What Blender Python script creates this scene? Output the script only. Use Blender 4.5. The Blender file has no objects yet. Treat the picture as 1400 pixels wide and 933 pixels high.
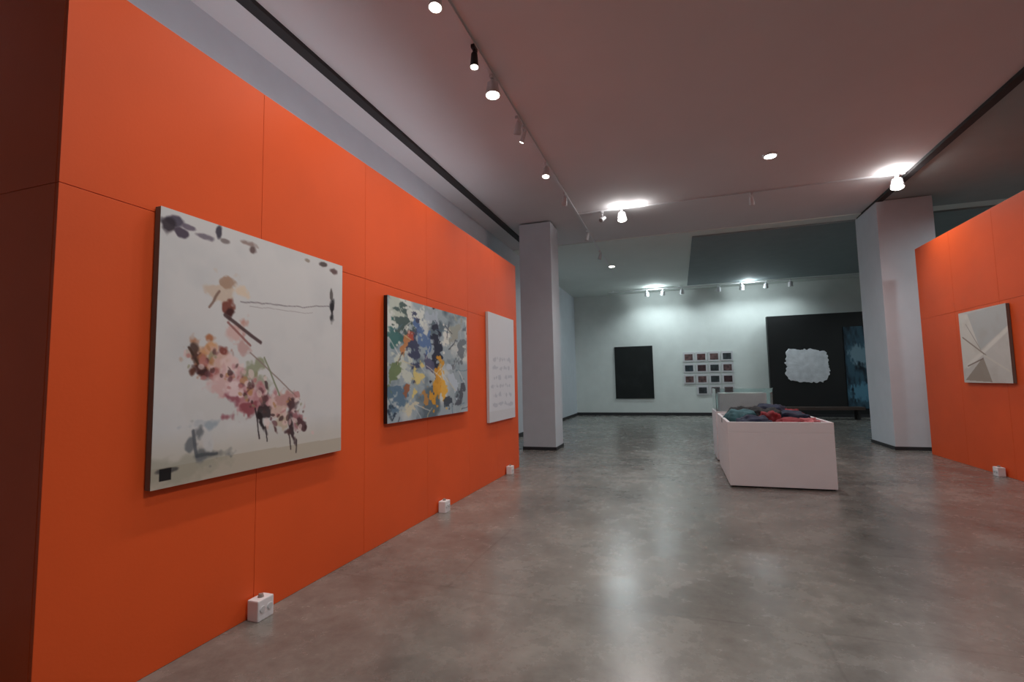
import bpy, bmesh, numpy as np, math, random
from mathutils import Matrix, Vector, noise
random.seed(7); rng=np.random.default_rng(5)
scene=bpy.context.scene
scene.view_settings.view_transform='Standard'
scene.view_settings.look='None'

def lin(c):
    c=np.asarray(c,float)/255.
    return np.where(c<=.04045,c/12.92,((c+.055)/1.055)**2.4)
def L4(c): return tuple(float(v) for v in lin(c))+(1.,)

# ------------------------------------------------------------ materials
def mat(name,col,rough=.6,metal=0.,emit=None,es=0.,var=0.,vscale=3.,bump=0.,bscale=60.,spec=.5,trans=0.,alpha=1.):
    m=bpy.data.materials.new(name); m.use_nodes=True
    nt=m.node_tree; b=nt.nodes['Principled BSDF']
    b.inputs['Base Color'].default_value=L4(col); b.inputs['Roughness'].default_value=rough
    b.inputs['Metallic'].default_value=metal; b.inputs['Specular IOR Level'].default_value=spec
    b.inputs['Transmission Weight'].default_value=trans
    if emit is not None:
        b.inputs['Emission Color'].default_value=L4(emit); b.inputs['Emission Strength'].default_value=es
    tc=nt.nodes.new('ShaderNodeTexCoord')
    if var>0:
        n=nt.nodes.new('ShaderNodeTexNoise'); n.inputs['Scale'].default_value=vscale; n.inputs['Detail'].default_value=5
        nt.links.new(tc.outputs['Object'],n.inputs['Vector'])
        r=nt.nodes.new('ShaderNodeValToRGB'); c=lin(col)
        r.color_ramp.elements[0].position=.3; r.color_ramp.elements[1].position=.7
        r.color_ramp.elements[0].color=(*[float(v*(1-var)) for v in c],1); r.color_ramp.elements[1].color=(*[float(min(1,v*(1+var))) for v in c],1)
        nt.links.new(n.outputs['Fac'],r.inputs['Fac']); nt.links.new(r.outputs['Color'],b.inputs['Base Color'])
    if bump>0:
        n2=nt.nodes.new('ShaderNodeTexNoise'); n2.inputs['Scale'].default_value=bscale
        nt.links.new(tc.outputs['Object'],n2.inputs['Vector'])
        bp=nt.nodes.new('ShaderNodeBump'); bp.inputs['Strength'].default_value=bump; bp.inputs['Distance'].default_value=.01
        nt.links.new(n2.outputs['Fac'],bp.inputs['Height']); nt.links.new(bp.outputs['Normal'],b.inputs['Normal'])
    return m
M_or=mat('orange_paint',(229,90,39),.5,var=.05,vscale=1.2,bump=.05,spec=.3)
M_seam=mat('panel_seam',(190,68,32),.8)
M_wall=mat('white_wall_paint',(203,210,218),.75,var=.03,bump=.05)
M_wallfar=mat('far_wall_paint',(216,222,219),.75,var=.03,bump=.05)
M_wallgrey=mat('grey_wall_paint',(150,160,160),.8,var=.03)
M_ceil=mat('ceiling_plaster',(210,207,209),.85,var=.03,vscale=.8)
M_ceil2=mat('ceiling_plaster_cool',(214,220,216),.85,var=.03,vscale=.8)
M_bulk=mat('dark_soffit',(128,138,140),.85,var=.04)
M_black=mat('black_metal',(22,22,24),.45)
M_slot=mat('shadow_gap',(46,43,44),.8)
M_base=mat('dark_baseboard',(40,40,44),.6)
M_case=mat('white_lacquer',(232,230,234),.45,var=.02)
M_tin=mat('white_metal',(205,205,208),.35)
M_bulb=mat('lamp_face',(255,255,255),.3,emit=(255,246,232),es=14)
M_bulb2=mat('lamp_face_cool',(255,255,255),.3,emit=(235,250,255),es=12)
M_off=mat('lamp_face_off',(150,140,135),.3)
M_canvas=mat('canvas_edge',(120,112,104),.8)
M_blk=mat('black_paint',(16,17,19),.6,var=.2,vscale=2)
M_glass=mat('clear_glass',(240,250,250),.03,trans=1.,spec=.5)

def floor_mat():
    m=bpy.data.materials.new('polished_concrete'); m.use_nodes=True
    nt=m.node_tree; N=nt.nodes; K=nt.links; b=N['Principled BSDF']
    tc=N.new('ShaderNodeTexCoord')
    def nz(s,d,rg=.6,dist=0):
        n=N.new('ShaderNodeTexNoise'); n.inputs['Scale'].default_value=s; n.inputs['Detail'].default_value=d
        n.inputs['Roughness'].default_value=rg; n.inputs['Distortion'].default_value=dist
        K.new(tc.outputs['Object'],n.inputs['Vector']); return n
    def ramp(n,p0,c0,p1,c1):
        r=N.new('ShaderNodeValToRGB'); e=r.color_ramp.elements
        e[0].position=p0; e[0].color=c0; e[1].position=p1; e[1].color=c1
        K.new(n.outputs['Fac'],r.inputs['Fac']); return r
    def mul(a,c,f):
        mx=N.new('ShaderNodeMixRGB'); mx.blend_type='MULTIPLY'; mx.inputs[0].default_value=f
        K.new(a,mx.inputs[1]); K.new(c,mx.inputs[2]); return mx.outputs[0]
    n1=nz(.8,9,.65,0); r1=ramp(n1,.3,L4((112,109,105)),.7,L4((160,156,150)))
    n2=nz(3.0,9,.72); r2=ramp(n2,.3,(.58,.57,.56,1),.72,(1,1,1,1))
    n3=nz(14,5,.7); r3=ramp(n3,.35,(.82,.82,.82,1),.6,(1,1,1,1))
    o=mul(mul(r1.outputs['Color'],r2.outputs['Color'],.9),r3.outputs['Color'],.75)
    nd=nz(2.5,4); va=N.new('ShaderNodeMixRGB'); va.blend_type='ADD'; va.inputs[0].default_value=.05
    K.new(tc.outputs['Object'],va.inputs[1]); K.new(nd.outputs['Color'],va.inputs[2])
    br=N.new('ShaderNodeTexBrick'); br.offset=.4; br.inputs['Scale'].default_value=1
    br.inputs['Brick Width'].default_value=4.0; br.inputs['Row Height'].default_value=1.55
    br.inputs['Mortar Size'].default_value=.016; br.inputs['Mortar Smooth'].default_value=1
    br.inputs['Color1'].default_value=(1,1,1,1); br.inputs['Color2'].default_value=(.95,.95,.95,1); br.inputs['Mortar'].default_value=(.7,.69,.68,1)
    K.new(va.outputs[0],br.inputs['Vector'])
    o=mul(o,br.outputs['Color'],.7)
    K.new(o,b.inputs['Base Color'])
    rr=N.new('ShaderNodeMapRange'); rr.inputs['To Min'].default_value=.12; rr.inputs['To Max'].default_value=.40
    K.new(n2.outputs['Fac'],rr.inputs['Value']); K.new(rr.outputs[0],b.inputs['Roughness'])
    bp=N.new('ShaderNodeBump'); bp.inputs['Strength'].default_value=.12; bp.inputs['Distance'].default_value=.02
    K.new(n2.outputs['Fac'],bp.inputs['Height']); K.new(bp.outputs['Normal'],b.inputs['Normal'])
    return m
M_floor=floor_mat()

# ------------------------------------------------------------ mesh builder
class MB:
    def __init__(s): s.bm=bmesh.new(); s.mats=[]
    def mi(s,m):
        if m not in s.mats: s.mats.append(m)
        return s.mats.index(m)
    def _tag(s,vs,m):
        k=s.mi(m)
        for v in vs:
            for f in v.link_faces: f.material_index=k
    def box(s,lo,hi,m,bev=0.,rot=None):
        lo=Vector(lo);hi=Vector(hi); c=(lo+hi)/2; d=hi-lo
        M=Matrix.Translation(c)@(rot.to_4x4() if rot is not None else Matrix())@Matrix.Diagonal((*d,1))
        r=bmesh.ops.create_cube(s.bm,size=1,matrix=M); vs=r['verts']; s._tag(vs,m)
        if bev>0:
            es=list({e for v in vs for e in v.link_edges})
            bmesh.ops.bevel(s.bm,geom=es,offset=bev,segments=2,affect='EDGES',profile=.6,material=s.mi(m))
    def cyl(s,p,q,r1,r2,m,seg=20):
        p=Vector(p);q=Vector(q); d=q-p
        M=Matrix.Translation((p+q)/2)@d.to_track_quat('Z','Y').to_matrix().to_4x4()
        r=bmesh.ops.create_cone(s.bm,cap_ends=True,segments=seg,radius1=r1,radius2=r2,depth=d.length,matrix=M); s._tag(r['verts'],m)
    def obj(s,name,loc=(0,0,0),smooth=False):
        me=bpy.data.meshes.new(name); 
        bmesh.ops.translate(s.bm,verts=s.bm.verts,vec=-Vector(loc))
        s.bm.to_mesh(me); s.bm.free()
        for m in s.mats: me.materials.append(m)
        o=bpy.data.objects.new(name,me); o.location=loc; scene.collection.objects.link(o); return o
def empty(name,loc=(0,0,0)):
    o=bpy.data.objects.new(name,None); o.location=loc; o.empty_display_size=.1; scene.collection.objects.link(o); return o
def child(o,p):
    o.location=Vector(o.location)-Vector(p.location); o.parent=p
def sbox(name,lo,hi,m,bev=0.):
    b=MB(); b.box(lo,hi,m,bev); lo=Vector(lo);hi=Vector(hi); return b.obj(name,((lo.x+hi.x)/2,(lo.y+hi.y)/2,lo.z))

# ------------------------------------------------------------ room
H=5.05
sbox('floor',(-4.3,-5,-.1),(9,21.2,0),M_floor)
sbox('ceiling',(-4.3,-5,H),(9,21.2,H+.15),M_ceil)
sbox('wall_left',(-4.3,-5,0),(-4.1,21.2,H),M_wall)
sbox('wall_right',(8.8,-5,0),(9,21.2,H),M_wallgrey)
sbox('wall_far',(-4.1,21,0),(8.8,21.2,H),M_wallfar)
sbox('wall_back',(-4.1,-5,0),(8.8,-4.8,H),M_wallgrey)
sbox('baseboard_far',(-4.1,20.97,0),(8.8,21,.12),M_base)
sbox('baseboard_left',(-4.1,8.6,0),(-4.08,20.97,.1),M_base)
sbox('slot_shade_1',(-3.66,-4.8,H-.05),(-3.54,12.6,H),M_slot)  # these two dark strips paint the shade inside the ceiling slots
sbox('slot_shade_2',(4.0,-4.8,H-.05),(4.12,12.9,H),M_slot)
sbox('ceiling_soffit',(.5,13.0,H-.06),(8.8,19.8,H),M_bulk)
sbox('ceiling_cool_panel',(-4.1,12.6,H-.02),(8.8,21,H),M_ceil2)
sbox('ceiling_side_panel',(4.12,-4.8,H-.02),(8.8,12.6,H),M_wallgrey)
def column(name,x0,x1,y0,y1):
    b=MB(); b.box((x0,y0,0),(x1,y1,H-.03),M_wall,.01); b.box((x0-.012,y0-.012,0),(x1+.012,y1+.012,.07),M_base)
    return b.obj(name,((x0+x1)/2,(y0+y1)/2,0))
column('column',-3.26,-2.53,10.5,11.2)
column('column',4.0,4.95,11.75,13.0)
def partition(name,x0,x1,ys,zs):
    b=MB(); g=.003
    b.box((x0+.02,ys[0]+.012,0),(x1-.02,ys[-1]-.012,zs[-1]-.01),M_seam)
    for i in range(len(ys)-1):
        for j in range(len(zs)-1):
            b.box((x0,ys[i]+g/2,zs[j]+g/2),(x0+.022,ys[i+1]-g/2,zs[j+1]-g/2),M_or,.002)
            b.box((x1-.022,ys[i]+g/2,zs[j]+g/2),(x1,ys[i+1]-g/2,zs[j+1]-g/2),M_or,.002)
    for j in range(len(zs)-1):
        for (a,c) in ((ys[0],ys[0]+.014),(ys[-1]-.014,ys[-1])):
            b.box((x0+.023,a,zs[j]+g/2),(x1-.023,c,zs[j+1]-g/2),M_or,.002)
    b.box((x0+.01,ys[0]+.01,zs[-1]-.012),(x1-.01,ys[-1]-.01,zs[-1]),M_or)
    return b.obj(name,((x0+x1)/2,(ys[0]+ys[-1])/2,0))
partition('exhibition_partition_wall',-3.4,-2.7,[1.47,2.66,3.87,5.06,6.24,7.33,8.42],[0,2.47,3.57])
partition('exhibition_partition_wall',4.4,4.9,[4.05,5.25,6.45,7.65,8.85,10.05,11.27],[0,2.5,3.86])

# ------------------------------------------------------------ painting rasters
class Art:
    def __init__(s,w,h,base,nw=200,nh=200):
        s.w,s.h,s.nw,s.nh=w,h,nw,nh
        s.a=np.ones((nh,nw,3))*np.array(base,float)
        s.V,s.U=np.meshgrid(np.linspace(0,1,nh),np.linspace(0,1,nw),indexing='ij')
        s.n=s.fbm(6)
    def fbm(s,k,o=4):
        out=np.zeros((s.nh,s.nw)); amp=1
        for i in range(o):
            g=rng.normal(size=(int(k)+2,int(k)+2)); 
            x=s.U*k; y=s.V*k; xi=np.minimum(x.astype(int),int(k)); yi=np.minimum(y.astype(int),int(k)); fx=x-xi; fy=y-yi
            fx=fx*fx*(3-2*fx); fy=fy*fy*(3-2*fy)
            out+=amp*((g[yi,xi]*(1-fx)+g[yi,xi+1]*fx)*(1-fy)+(g[yi+1,xi]*(1-fx)+g[yi+1,xi+1]*fx)*fy)
            amp*=.5; k*=2
        return out
    def mix(s,mask,c,al=1.):
        mask=np.clip(mask,0,1)[...,None]*al; s.a=s.a*(1-mask)+np.array(c,float)*mask
    def blob(s,u,v,ru,rv,c,al=1.,ang=0,rag=.35,soft=.5):
        du=(s.U-u)*math.cos(ang)+(s.V-v)*math.sin(ang); dv=-(s.U-u)*math.sin(ang)+(s.V-v)*math.cos(ang)
        d=np.sqrt((du/ru)**2+(dv/rv)**2)+rag*s.fbm(22,3)*.6
        s.mix((1.15-d)/soft,c,al)
    def line(s,p,q,wd,c,al=1.,wob=.0):
        p=np.array(p);q=np.array(q);d=q-p;L=max(1e-6,(d**2).sum())
        U=s.U+wob*s.n; V=s.V+wob*s.n
        t=np.clip(((U-p[0])*d[0]+(V-p[1])*d[1])/L,0,1)
        ds=np.hypot(U-p[0]-t*d[0],V-p[1]-t*d[1]); s.mix((wd-ds)/(wd*.6)+.2,c,al)
    def rect(s,u0,v0,u1,v1,c,al=1.):
        s.mix(((s.U>=u0)&(s.U<=u1)&(s.V>=v0)&(s.V<=v1)).astype(float),c,al)
    def poly(s,pts,c,al=1.):
        ins=np.zeros_like(s.U,bool); n=len(pts)
        for i in range(n):
            x1,y1=pts[i];x2,y2=pts[(i+1)%n]
            if y1==y2: continue
            cond=((y1>s.V)!=(y2>s.V))&(s.U<(x2-x1)*(s.V-y1)/(y2-y1)+x1); ins^=cond
        s.mix(ins.astype(float),c,al)
    def material(s,name,rough):
        m=bpy.data.materials.new(name); m.use_nodes=True; nt=m.node_tree
        at=nt.nodes.new('ShaderNodeVertexColor'); at.layer_name='paint'
        b=nt.nodes['Principled BSDF']; b.inputs['Roughness'].default_value=rough; b.inputs['Specular IOR Level'].default_value=.3
        nt.links.new(at.outputs['Color'],b.inputs['Base Color']); return m
    def build(s,name,center,normal,thick=.045,edge=None,rough=.55):
        nrm={'+x':Vector((1,0,0)),'-x':Vector((-1,0,0)),'-y':Vector((0,-1,0))}[normal]
        rt=Vector((0,0,1)).cross(nrm)
        c=Vector(center); root=empty(name,c)
        edge=edge or M_canvas
        b=MB(); hw,hh=s.w/2,s.h/2
        def P(a,z,n): return rt*a+Vector((0,0,z))+nrm*n
        A=P(-hw,-hh,.004);B=P(hw,hh,thick)
        b.box([min(A[i],B[i]) for i in range(3)],[max(A[i],B[i]) for i in range(3)],edge,.004)
        o=b.obj('stretcher'); o.parent=root
        vs=[P(-hw+s.U[i,j]*s.w,hh-s.V[i,j]*s.h,thick+.0015) for i in range(s.nh) for j in range(s.nw)]
        fs=[(i*s.nw+j,(i+1)*s.nw+j,(i+1)*s.nw+j+1,i*s.nw+j+1) for i in range(s.nh-1) for j in range(s.nw-1)]
        me=bpy.data.meshes.new('painted_surface'); me.from_pydata(vs,[],fs)
        ca=me.color_attributes.new('paint','FLOAT_COLOR','POINT')
        col=np.ones((s.nh*s.nw,4)); col[:,:3]=lin(np.clip(s.a,0,255)).reshape(-1,3)
        ca.data.foreach_set('color',col.astype(np.float32).ravel())
        me.materials.append(s.material(name+'_paint',rough))
        f=bpy.data.objects.new('painted_surface',me); scene.collection.objects.link(f); f.parent=root
        return root
def homog(src):
    A=[];dst=[(0,0),(1,0),(1,1),(0,1)]
    for (x,y),(u,v) in zip(src,dst):
        A.append([x,y,1,0,0,0,-u*x,-u*y]);A.append([0,0,0,x,y,1,-v*x,-v*y])
    h=np.linalg.solve(np.array(A,float),np.array(dst,float).ravel()); h=np.append(h,1).reshape(3,3)
    def f(x,y):
        q=h@np.array([x,y,1.]); return (q[0]/q[2],q[1]/q[2])
    return f

# painting 1
g=homog([(212,288),(462,362),(460,618),(197,668)])
A=Art(1.56,1.54,(214,215,217),300,300)
A.mix(np.clip(A.n*.35+.2,0,1),(192,196,201),.5)
A.mix(np.clip((A.V-.80)/.1,0,1)*np.clip(1-A.U*.3,0,1),(196,190,178),.7)
A.poly([g(197,668),g(197,640),g(330,618),g(460,600),g(460,618)],(182,172,156),.7)
A.blob(*g(230,640),.2,.05,(150,150,135),.5); A.blob(*g(300,560),.2,.1,(205,206,206),.5)
for x,y,ru,rv,c in [(232,308,.045,.020,(76,70,88)),(222,314,.025,.035,(50,42,52)),(238,322,.03,.015,(70,60,78)),(250,316,.03,.012,(110,100,118)),(266,326,.045,.011,(120,112,126)),(290,318,.013,.035,(60,56,70)),(298,332,.025,.010,(130,120,120)),(325,334,.05,.012,(150,130,126)),(335,344,.02,.02,(100,80,80)),
   (447,424,.020,.060,(18,18,24)),(446,402,.01,.03,(90,86,86)),(450,370,.04,.014,(96,74,74)),(434,360,.03,.012,(80,70,70)),(412,356,.02,.01,(150,140,130)),(222,640,.03,.008,(80,80,80))]:
    A.blob(*g(x,y),ru,rv,c,.9,rag=.5,soft=.5)
for x,y,ru,rv,c in [(298,395,.07,.045,(206,188,172)),(300,388,.03,.02,(170,140,120)),(318,400,.05,.02,(226,206,184)),(285,410,.03,.02,(206,190,176)),(303,424,.028,.04,(120,60,50)),(306,432,.02,.025,(60,28,30)),(320,442,.045,.025,(200,150,140)),(312,454,.03,.03,(214,180,176)),(322,470,.025,.03,(196,160,158)),
   (266,488,.065,.06,(176,110,72)),(262,500,.03,.03,(90,46,34)),(276,478,.035,.022,(214,160,116)),(256,484,.015,.04,(80,60,54)),(270,508,.035,.02,(70,36,36)),
   (290,492,.06,.05,(214,176,164)),(285,512,.045,.03,(170,100,96)),(300,515,.07,.06,(216,178,178)),(312,500,.05,.04,(230,204,202)),(296,482,.03,.02,(130,64,56)),
   (325,528,.075,.075,(208,160,166)),(316,548,.06,.04,(150,86,100)),(335,512,.05,.035,(150,156,130)),(348,522,.06,.05,(166,172,154)),(342,545,.065,.05,(190,136,142)),(330,564,.05,.03,(146,76,86)),(308,532,.035,.035,(236,216,218)),
   (352,558,.03,.06,(50,40,44)),(362,548,.045,.035,(190,176,150)),(372,560,.055,.045,(208,176,166)),(384,544,.05,.035,(190,144,142)),(388,566,.035,.06,(76,54,60)),(396,578,.04,.045,(166,112,120)),(378,576,.04,.03,(196,180,160)),
   (350,583,.012,.05,(30,24,28)),(366,585,.01,.04,(90,60,60)),(392,598,.012,.05,(50,34,40)),(402,580,.03,.02,(80,54,60)),
   (268,582,.06,.022,(160,174,186)),(262,605,.03,.06,(112,118,124)),(275,620,.06,.02,(116,120,122)),(272,602,.022,.025,(204,206,208))]:
    A.blob(*g(x,y),ru,rv,c,.88,ang=random.uniform(-.6,.6),rag=.85,soft=.6)
A.rect(.028,.93,.072,.975,(20,20,24),.95)
for p,q,w,c in [((318,412),(445,421),.0035,(140,136,142)),((330,418),(420,428),.002,(170,166,170)),((296,430),(346,468),.009,(70,50,52)),((300,440),(330,470),.006,(150,100,96)),((330,480),(400,545),.004,(150,134,130)),((290,400),(275,420),.006,(130,104,92)),
   ((252,480),(262,500),.006,(70,50,40)),((256,590),(262,625),.008,(90,96,104)),((262,625),(285,618),.007,(80,86,92)),((340,560),(345,600),.005,(40,30,36)),((355,585),(356,604),.004,(40,30,36)),((385,590),(388,615),.004,(50,36,40)),((395,600),(396,620),.004,(50,36,40)),((352,490),(372,540),.005,(130,138,112))]:
    A.line(g(*p),g(*q),w,c,.85,wob=.006)
for i in range(120):
    t=rng.random(); x=262+138*t+rng.normal()*10; y=486+90*t+rng.normal()*13
    A.blob(*g(x,y),rng.uniform(.004,.015),rng.uniform(.004,.015),random.choice([(60,36,40),(226,196,196),(190,126,126),(150,150,120),(232,214,212),(190,140,96),(110,66,74),(90,60,60)]),.7,rag=1.1,soft=.6,ang=rng.uniform(0,3))
A.build('abstract_floral_painting',(-2.7,2.70,1.73),'+x')

# painting 2
g=homog([(525,412),(635,432),(635,563),(525,582)])
A=Art(1.92,1.25,(160,176,186),260,180)
A.mix(np.clip(A.fbm(5)*.8,0,1),(214,219,216)); A.mix(np.clip(A.fbm(6)*.8-.2,0,1),(96,114,126))
for x,y,ru,rv,c in [(538,430,.08,.1,(190,200,190)),(545,450,.08,.12,(70,90,90)),(535,470,.05,.1,(60,110,110)),(548,478,.03,.08,(196,130,80)),(556,465,.025,.05,(180,80,66)),(566,440,.1,.08,(220,226,220)),(585,440,.08,.08,(176,190,204)),
  (562,478,.05,.16,(60,66,96)),(575,470,.06,.12,(90,120,170)),(592,480,.06,.22,(34,38,60)),(583,503,.04,.1,(90,90,120)),(605,465,.05,.1,(226,228,222)),(618,455,.06,.12,(160,164,156)),(625,480,.05,.16,(110,120,130)),
  (592,528,.06,.16,(224,160,50)),(600,532,.04,.12,(236,180,70)),(575,548,.04,.06,(190,140,80)),(545,510,.08,.12,(204,212,202)),(532,520,.04,.14,(110,130,90)),(540,545,.07,.1,(90,120,146)),(530,565,.05,.05,(40,60,80)),(556,560,.06,.06,(214,210,186)),
  (615,520,.06,.14,(190,204,218)),(625,540,.05,.1,(80,84,96)),(608,552,.05,.06,(60,70,84)),(565,520,.05,.12,(224,206,130)),(550,535,.025,.06,(160,100,70))]:
    A.blob(*g(x,y),ru,rv,c,.92,ang=random.uniform(-.6,.6),rag=.8,soft=.35)
for i in range(35):
    u,v=rng.random(2); A.line((u,v),(u+rng.normal()*.08,v+rng.normal()*.1),.006,random.choice([(40,44,60),(225,225,220),(210,200,160),(90,120,140),(190,200,206)]),.6,wob=.012)
A.build('colourful_abstract_painting',(-2.7,5.13,1.74),'+x',edge=M_black)

# painting 3
A=Art(1.22,1.66,(216,221,230),120,160)
for r_ in range(6):
    for c_ in range(4):
        A.blob(.22+.19*c_+rng.normal()*.01,.42+.085*r_+rng.normal()*.006,rng.uniform(.05,.09),.016,(176,184,198),.6,rag=1.0)
A.rect(0,.9,1,1,(205,208,214),.7)
A.build('pale_print',(-2.7,7.5,1.72),'+x',edge=M_tin)

# right painting
g=homog([(1315,430),(1383,422),(1389,528),(1320,521)])
A=Art(1.22,1.11,(206,202,196),180,160)
A.poly([g(1325,432),g(1383,422),g(1384,452),g(1345,480)],(190,192,190)); A.poly([g(1315,430),g(1328,432),g(1345,482),g(1320,505)],(218,214,206))
A.line(g(1386,455),g(1326,500),.035,(228,224,216)); A.line(g(1320,462),g(1352,488),.012,(150,136,124)); A.line(g(1350,488),g(1385,512),.015,(214,210,200))
A.poly([g(1322,518),g(1348,490),g(1360,524)],(160,148,136)); A.poly([g(1362,480),g(1387,465),g(1388,505)],(208,204,198)); A.line(g(1326,500),g(1348,492),.010,(130,112,100))
A.line(g(1345,480),g(1325,445),.008,(170,162,154)); A.mix(np.clip(A.n*.3,0,1),(176,168,158),.4)
A.build('geometric_painting',(4.4,9.24,1.89),'-x')

# far wall works
A=Art(1.53,2.14,(24,28,28),90,120); A.mix(np.clip(A.n*.4,0,1),(44,50,50),.5); A.build('black_monochrome_painting',(-1.69,21,1.76),'-y',edge=M_black)
root=empty('photo_print_grid',(1.15,20.996,1.66))
for r_ in range(4):
    for c_ in range(4):
        if r_==3 and c_==0: continue
        x=-.70+.47*c_; z=.66-.44*r_
        b=MB(); b.box((x-.21,-.03,z-.19),(x+.21,0,z+.19),M_tin,.004)
        c=random.choice([(60,40,44),(90,60,60),(40,52,60),(100,76,76),(70,70,66),(50,56,60)])
        b.box((x-.15,-.036,z-.13),(x+.15,-.03,z+.11),mat('print_ink',c,.5,var=.6,vscale=9))
        o=b.obj('print_%d'%(r_*4+c_)); o.parent=root
b=MB(); b.box((3.25,20.5,0),(6.9,20.75,3.72),M_blk,.01); b.box((3.25,20.44,0),(6.9,20.5,.1),M_base)
b.obj('black_partition_wall',(5.07,20.6,0))
def splat(name,cx_,cy_,cz,w,h,m):
    b=MB(); bm=b.bm; N=96; ring=[]
    for i in range(N):
        a=2*math.pi*i/N; ca,sa=math.cos(a),math.sin(a)
        k=1/max(abs(ca)**5+abs(sa)**5,1e-6)**(1/5.)
        k*=1+.10*noise.noise(Vector((ca*3,sa*3,1.3)))+.10*noise.noise(Vector((ca*9,sa*9,4)))
        ring.append((ca*k*w/2,sa*k*h/2))
    fr=[bm.verts.new((cx_+x,cy_-.03,cz+z)) for x,z in ring]; bk=[bm.verts.new((cx_+x*1.01,cy_-.001,cz+z*1.01)) for x,z in ring]
    k=b.mi(m); c=bm.verts.new((cx_,cy_-.06,cz))
    for i in range(N):
        j=(i+1)%N
        bm.faces.new((fr[i],fr[j],c)); bm.faces.new((bk[i],bk[j],fr[j],fr[i]))
    bm.faces.new(list(reversed(bk))); bmesh.ops.recalc_face_normals(bm,faces=bm.faces)
    return b.obj(name,(cx_,cy_,cz))
splat('white_relief_artwork',4.47,20.5,1.86,1.35,1.18,mat('relief_white',(228,230,236),.7,var=.12,vscale=5,bump=.6,bscale=8))
A=Art(.95,2.9,(60,92,110),60,120); A.mix(np.clip(A.n*.5+.3,0,1),(26,36,46)); A.blob(.5,.35,.4,.12,(120,150,165)); A.blob(.5,.8,.5,.1,(90,140,165))
A.build('blue_monitor_panel',(6.15,20.5,1.75),'-y',edge=M_black)  # stands for a lit monitor; its bluish glow is put into the colours
b=MB(); b.box((3.5,19.2,.32),(5.8,19.7,.42),mat('bench_wood',(70,54,48),.5,var=.2),.01)
for x in (3.6,5.6):
    for y in (19.26,19.58): b.box((x,y,0),(x+.07,y+.07,.32),M_black)
b.obj('gallery_bench',(4.6,19.45,0))
A=Art(1.0,.85,(40,34,40),60,60); A.blob(.5,.5,.3,.3,(90,60,60)); A.build('small_dark_picture',(-4.1,17.2,1.3),'+x',edge=M_black)

# ------------------------------------------------------------ display cases
cl=[mat('cloth_maroon',(130,34,44),.8,var=.3,vscale=8),mat('cloth_navy',(34,42,66),.8,var=.3,vscale=8),mat('cloth_teal',(52,92,100),.8,var=.3,vscale=8),mat('cloth_black',(26,26,30),.8,var=.3),mat('cloth_rose',(170,90,96),.8,var=.3)]
def lump(b,c,s,m,seed,ang):
    r=bmesh.ops.create_icosphere(b.bm,subdivisions=4,radius=1)
    k=b.mi(m); R=Matrix.Rotation(ang,3,'Z')
    for v in r['verts']:
        p=v.co.copy(); q=Vector([math.copysign(abs(t)**.7,t) for t in p])
        n=noise.noise(p*2.2+Vector((seed,0,0)))*.28+noise.noise(p*6+Vector((0,seed,0)))*.1
        q*=1+n; q=Vector((q.x*s[0],q.y*s[1],max(q.z,-.35)*s[2])); v.co=R@q+Vector(c)+Vector((0,0,.35*s[2]))
        for f in v.link_faces: f.material_index=k; f.smooth=True
def vitrine(x0,x1,y0,y1,z):
    root=empty('display_case',((x0+x1)/2,(y0+y1)/2,0))
    b=MB(); t=.04
    b.box((x0,y0,.02),(x1,y1,z-.14),M_case,.006)
    b.box((x0,y0,z-.14),(x1,y0+t,z),M_case,.004); b.box((x0,y1-t,z-.14),(x1,y1,z),M_case,.004)
    b.box((x0,y0+t,z-.14),(x0+t,y1-t,z),M_case,.004); b.box((x1-t,y0+t,z-.14),(x1,y1-t,z),M_case,.004)
    b.box((x0+.03,y0+.03,0),(x1-.03,y1-.03,.02),M_base)
    o=b.obj('pedestal'); child(o,root); return root
r=vitrine(.62,1.90,7.5,9.3,.88)
b=MB()
spec=[(1.0,7.85,.22,.2,.14,1),(1.45,7.8,.26,.18,.12,0),(1.70,8.0,.16,.2,.11,4),(.88,8.3,.18,.22,.18,2),(1.2,8.35,.24,.2,.2,3),(1.6,8.5,.22,.22,.16,1),(.95,8.85,.22,.22,.2,3),(1.4,8.95,.24,.2,.22,1),(1.66,8.95,.15,.2,.16,0),(1.22,8.0,.14,.12,.18,0)]
for i,(x,y,a,c,h,k) in enumerate(spec): lump(b,(x,y,.75),(a,c,h),cl[k],i*3.1,i*1.3)
o=b.obj('folded_garments'); child(o,r)
r=vitrine(.62,1.6,9.75,10.7,.88)
b=MB(); x0,x1,y0,y1=.64,1.58,9.77,10.68
for lo,hi in [((x0,y0,.88),(x1,y0+.008,1.28)),((x0,y1-.008,.88),(x1,y1,1.28)),((x0,y0+.008,.88),(x0+.008,y1-.008,1.28)),((x1-.008,y0+.008,.88),(x1,y1-.008,1.28)),((x0,y0,1.28),(x1,y1,1.288))]:
    b.box(lo,hi,M_glass)
o=b.obj('glass_hood'); child(o,r)
b=MB(); b.box((.72,9.95,.74),(1.5,10.5,1.2),M_case,.01); o=b.obj('inner_plinth'); child(o,r)

def outlet(x,y,sx,s=1.):
    b=MB(); b.box((x-.045*s,y-.065*s,0),(x+.045*s,y+.065*s,.13*s),M_case,.008)
    for dy in (-.03,.03): b.cyl((x+sx*.045*s,y+dy*s,.07*s),(x+sx*.052*s,y+dy*s,.07*s),.02*s,.02*s,M_tin,16)
    b.cyl((x,y,.13*s),(x,y,.15*s),.02*s,.014*s,M_off,12)
    b.obj('floor_outlet_box',(x,y,0))
outlet(-2.64,2.66,1); outlet(-2.64,5.35,1); outlet(-2.64,7.75,1); outlet(4.33,9.1,-1)

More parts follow.
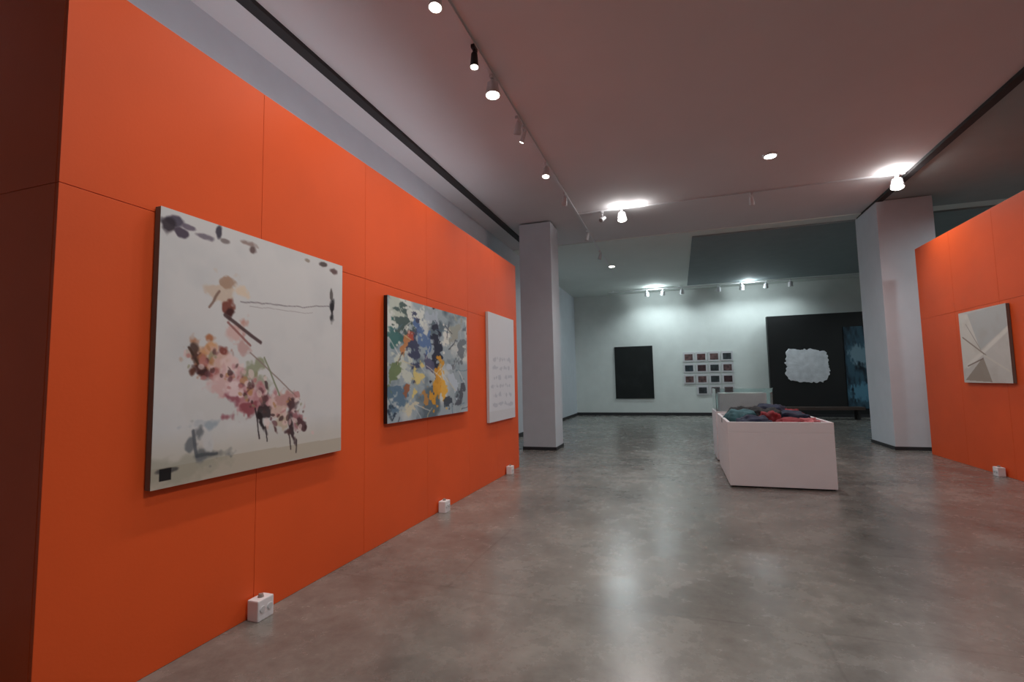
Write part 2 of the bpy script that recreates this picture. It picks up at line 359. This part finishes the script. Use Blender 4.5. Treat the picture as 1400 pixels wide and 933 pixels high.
# ------------------------------------------------------------ lights
PW=1.25
def addlight(kind,name,loc,power,col,target=None,size=.06,ang=80,blend=.8,parent=None):
    l=bpy.data.lights.new(name,kind); l.energy=power*PW; l.color=col
    if kind=='AREA': l.shape='RECTANGLE'; l.size,l.size_y=size
    else: l.shadow_soft_size=size
    if kind=='SPOT': l.spot_size=math.radians(ang); l.spot_blend=blend
    o=bpy.data.objects.new(name,l); o.location=loc
    if target is not None: o.rotation_euler=(Vector(target)-Vector(loc)).to_track_quat('-Z','Y').to_euler()
    scene.collection.objects.link(o)
    if parent: child(o,parent)
    return o
WARM=(1,.93,.84); NEUT=(1.,.975,.95); COOL=(.84,.97,1.)
def head(root,i,x,y,tgt,on=True,power=0,col=WARM,ang=80,face=None,body=None,zt=H-.03,r=.05,blend=.8):
    body=body or M_tin
    b=MB(); b.box((x-.02,y-.05,zt-.04),(x+.02,y+.05,zt),body,.004); b.cyl((x,y,zt-.12),(x,y,zt-.04),.009,.009,body,12)
    c=Vector((x,y,zt-.16)); d=(Vector(tgt)-c).normalized()
    b.cyl(c-d*.08,c+d*.07,r*.75,r,body,24); b.cyl(c-d*.11,c-d*.08,r*.35,r*.75,body,24)
    b.cyl(c+d*.07,c+d*.073,r*.88,r*.88,(face or M_bulb) if on else M_off,24)
    o=b.obj('spotlight_head_%d'%i); child(o,root)
    if on and power: addlight('SPOT','beam_%d'%i,c+d*.09,power,col,tgt,.05,ang,blend,root)
tx=-1.88
tr=empty('track_lighting',(tx,6.6,H)); b=MB(); b.box((tx-.02,-3,H-.03),(tx+.02,16.5,H),M_tin,.003); child(b.obj('track_rail'),tr)
for i,(y,tg,on,pw,an,rr) in enumerate([(1.5,(-2.5,1.6,1.6),True,26,105,.05),(2.8,(-2.5,3.0,1.5),True,42,105,.05),(3.72,(-1.9,3.3,1.6),True,60,110,.06),(4.6,(-1.8,4.3,0),True,26,105,.045),(5.15,(-1.8,4.8,0),True,100,115,.085),(6.1,(-2.7,6.9,1.6),False,0,0,.05),(6.35,(-2.7,6.65,3.15),True,42,70,.03),(7.6,(-2.0,6.9,1.2),True,60,105,.06),(9.0,(-2.5,10.6,2),False,0,0,.05),(11.5,(-3,12,1),False,0,0,.05),(13.5,(-3,14,1),False,0,0,.05)]):
    head(tr,i,tx,y,tg,on,pw,(1,.84,.62) if i==6 else WARM,an,body=M_black if i==3 else None,r=rr)
tr=empty('track_lighting',(1,10.3,H)); b=MB(); b.box((tx+.02,10.28,H-.03),(3.98,10.32,H),M_tin,.003); child(b.obj('track_rail'),tr)
for i,(x,tg,on,pw,rr) in enumerate([(-1.35,(-2.4,8.6,3.5),False,0,.05),(-.95,(-.6,9.2,0),True,110,.1),(1.5,(2,12,1),False,0,.05),(3.85,(3.3,9.2,0),True,90,.11)]):
    head(tr,i,x,10.3,tg,on,pw,NEUT,130,r=rr)
for i,(x,y,p) in enumerate([(-1.0,10.12,6),(-.6,10.15,4),(3.75,10.1,11)]): addlight('POINT','uplight_glow_%d'%i,(x,y,H-.12),p,NEUT,None,.04,parent=tr)
tr=empty('track_lighting',(1.5,19.9,H)); b=MB(); b.box((-2.5,19.88,H-.11),(6.5,19.92,H-.08),M_tin,.003)
for x in (-2.3,.2,2.,4.,6.3): b.cyl((x,19.9,H-.09),(x,19.9,H),.01,.01,M_tin,8)
child(b.obj('track_rail'),tr)
for i,x in enumerate((-1.0,-.4,.3,1.6,2.4,3.2,4.0)):
    head(tr,i,x,19.9,(x*1.05-.3,21,2.2),True,34,COOL,125,face=M_bulb2,zt=H-.11,body=M_tin,r=.09)
for i,x in enumerate((-.7,2.6)): addlight('POINT','uplight_glow_%d'%i,(x,19.7,H-.22),20,COOL,None,.05,parent=tr)

def down(x,y,pw,col=NEUT,z=H):
    root=empty('recessed_or_added_downlight',(x,y,z)); b=MB()
    b.cyl((x,y,z-.025),(x,y,z),.11,.12,M_tin,28); b.cyl((x,y,z-.03),(x,y,z-.025),.085,.085,M_bulb,28)
    child(b.obj('trim_ring'),root)
    addlight('SPOT','beam',(x,y,z-.05),pw,col,(x,y,0),.08,168,.6,root)
down(1.57,8.66,170); down(2.0,2.2,270); down(-.5,1.7,80); down(3.0,-1.5,50)  # first is a real fixture; the others are unseen, added to light the foreground
down(-1.8,15.5,230,COOL,H-.02); down(7.4,16.2,180,COOL,H-.06)  # added for general light in the far room
down(6.6,6.0,120,COOL,H-.02); down(6.4,10.2,140,COOL,H-.02)  # cool lamps added to lift the dark side bay
# hidden lamp added on the left partition to brighten the building wall behind it
cv=empty('added_wall_wash',(-3.3,5,3.58)); b=MB(); b.box((-3.34,1.6,3.57),(-3.26,8.3,3.595),M_tin,.003); child(b.obj('wash_bar'),cv)
addlight('AREA','wash_fill',(-3.3,4.95,3.605),24,(.88,.94,1.),(-4.1,4.95,4.1),(6.6,.05),parent=cv)

w=bpy.data.worlds.new('world'); scene.world=w; w.use_nodes=True
w.node_tree.nodes['Background'].inputs[0].default_value=(.5,.5,.52,1); w.node_tree.nodes['Background'].inputs[1].default_value=.05

# ------------------------------------------------------------ camera
yaw,pitch,roll=0.31987,0.080647,-0.01962
s,c=math.sin(yaw),math.cos(yaw)
fwd=Vector((-s*math.cos(pitch),c*math.cos(pitch),math.sin(pitch))); rt=Vector((c,s,0)); up=rt.cross(fwd)
r2=rt*math.cos(roll)+up*math.sin(roll); u2=-rt*math.sin(roll)+up*math.cos(roll)
cam=bpy.data.cameras.new('camera'); cam.sensor_width=36; cam.lens=678.33/1400*36; cam.clip_start=.05
co=bpy.data.objects.new('camera',cam); scene.collection.objects.link(co)
Mx=Matrix((r2,u2,-fwd)).transposed().to_4x4(); Mx.translation=Vector((0,0,1.5)); co.matrix_world=Mx
scene.camera=co
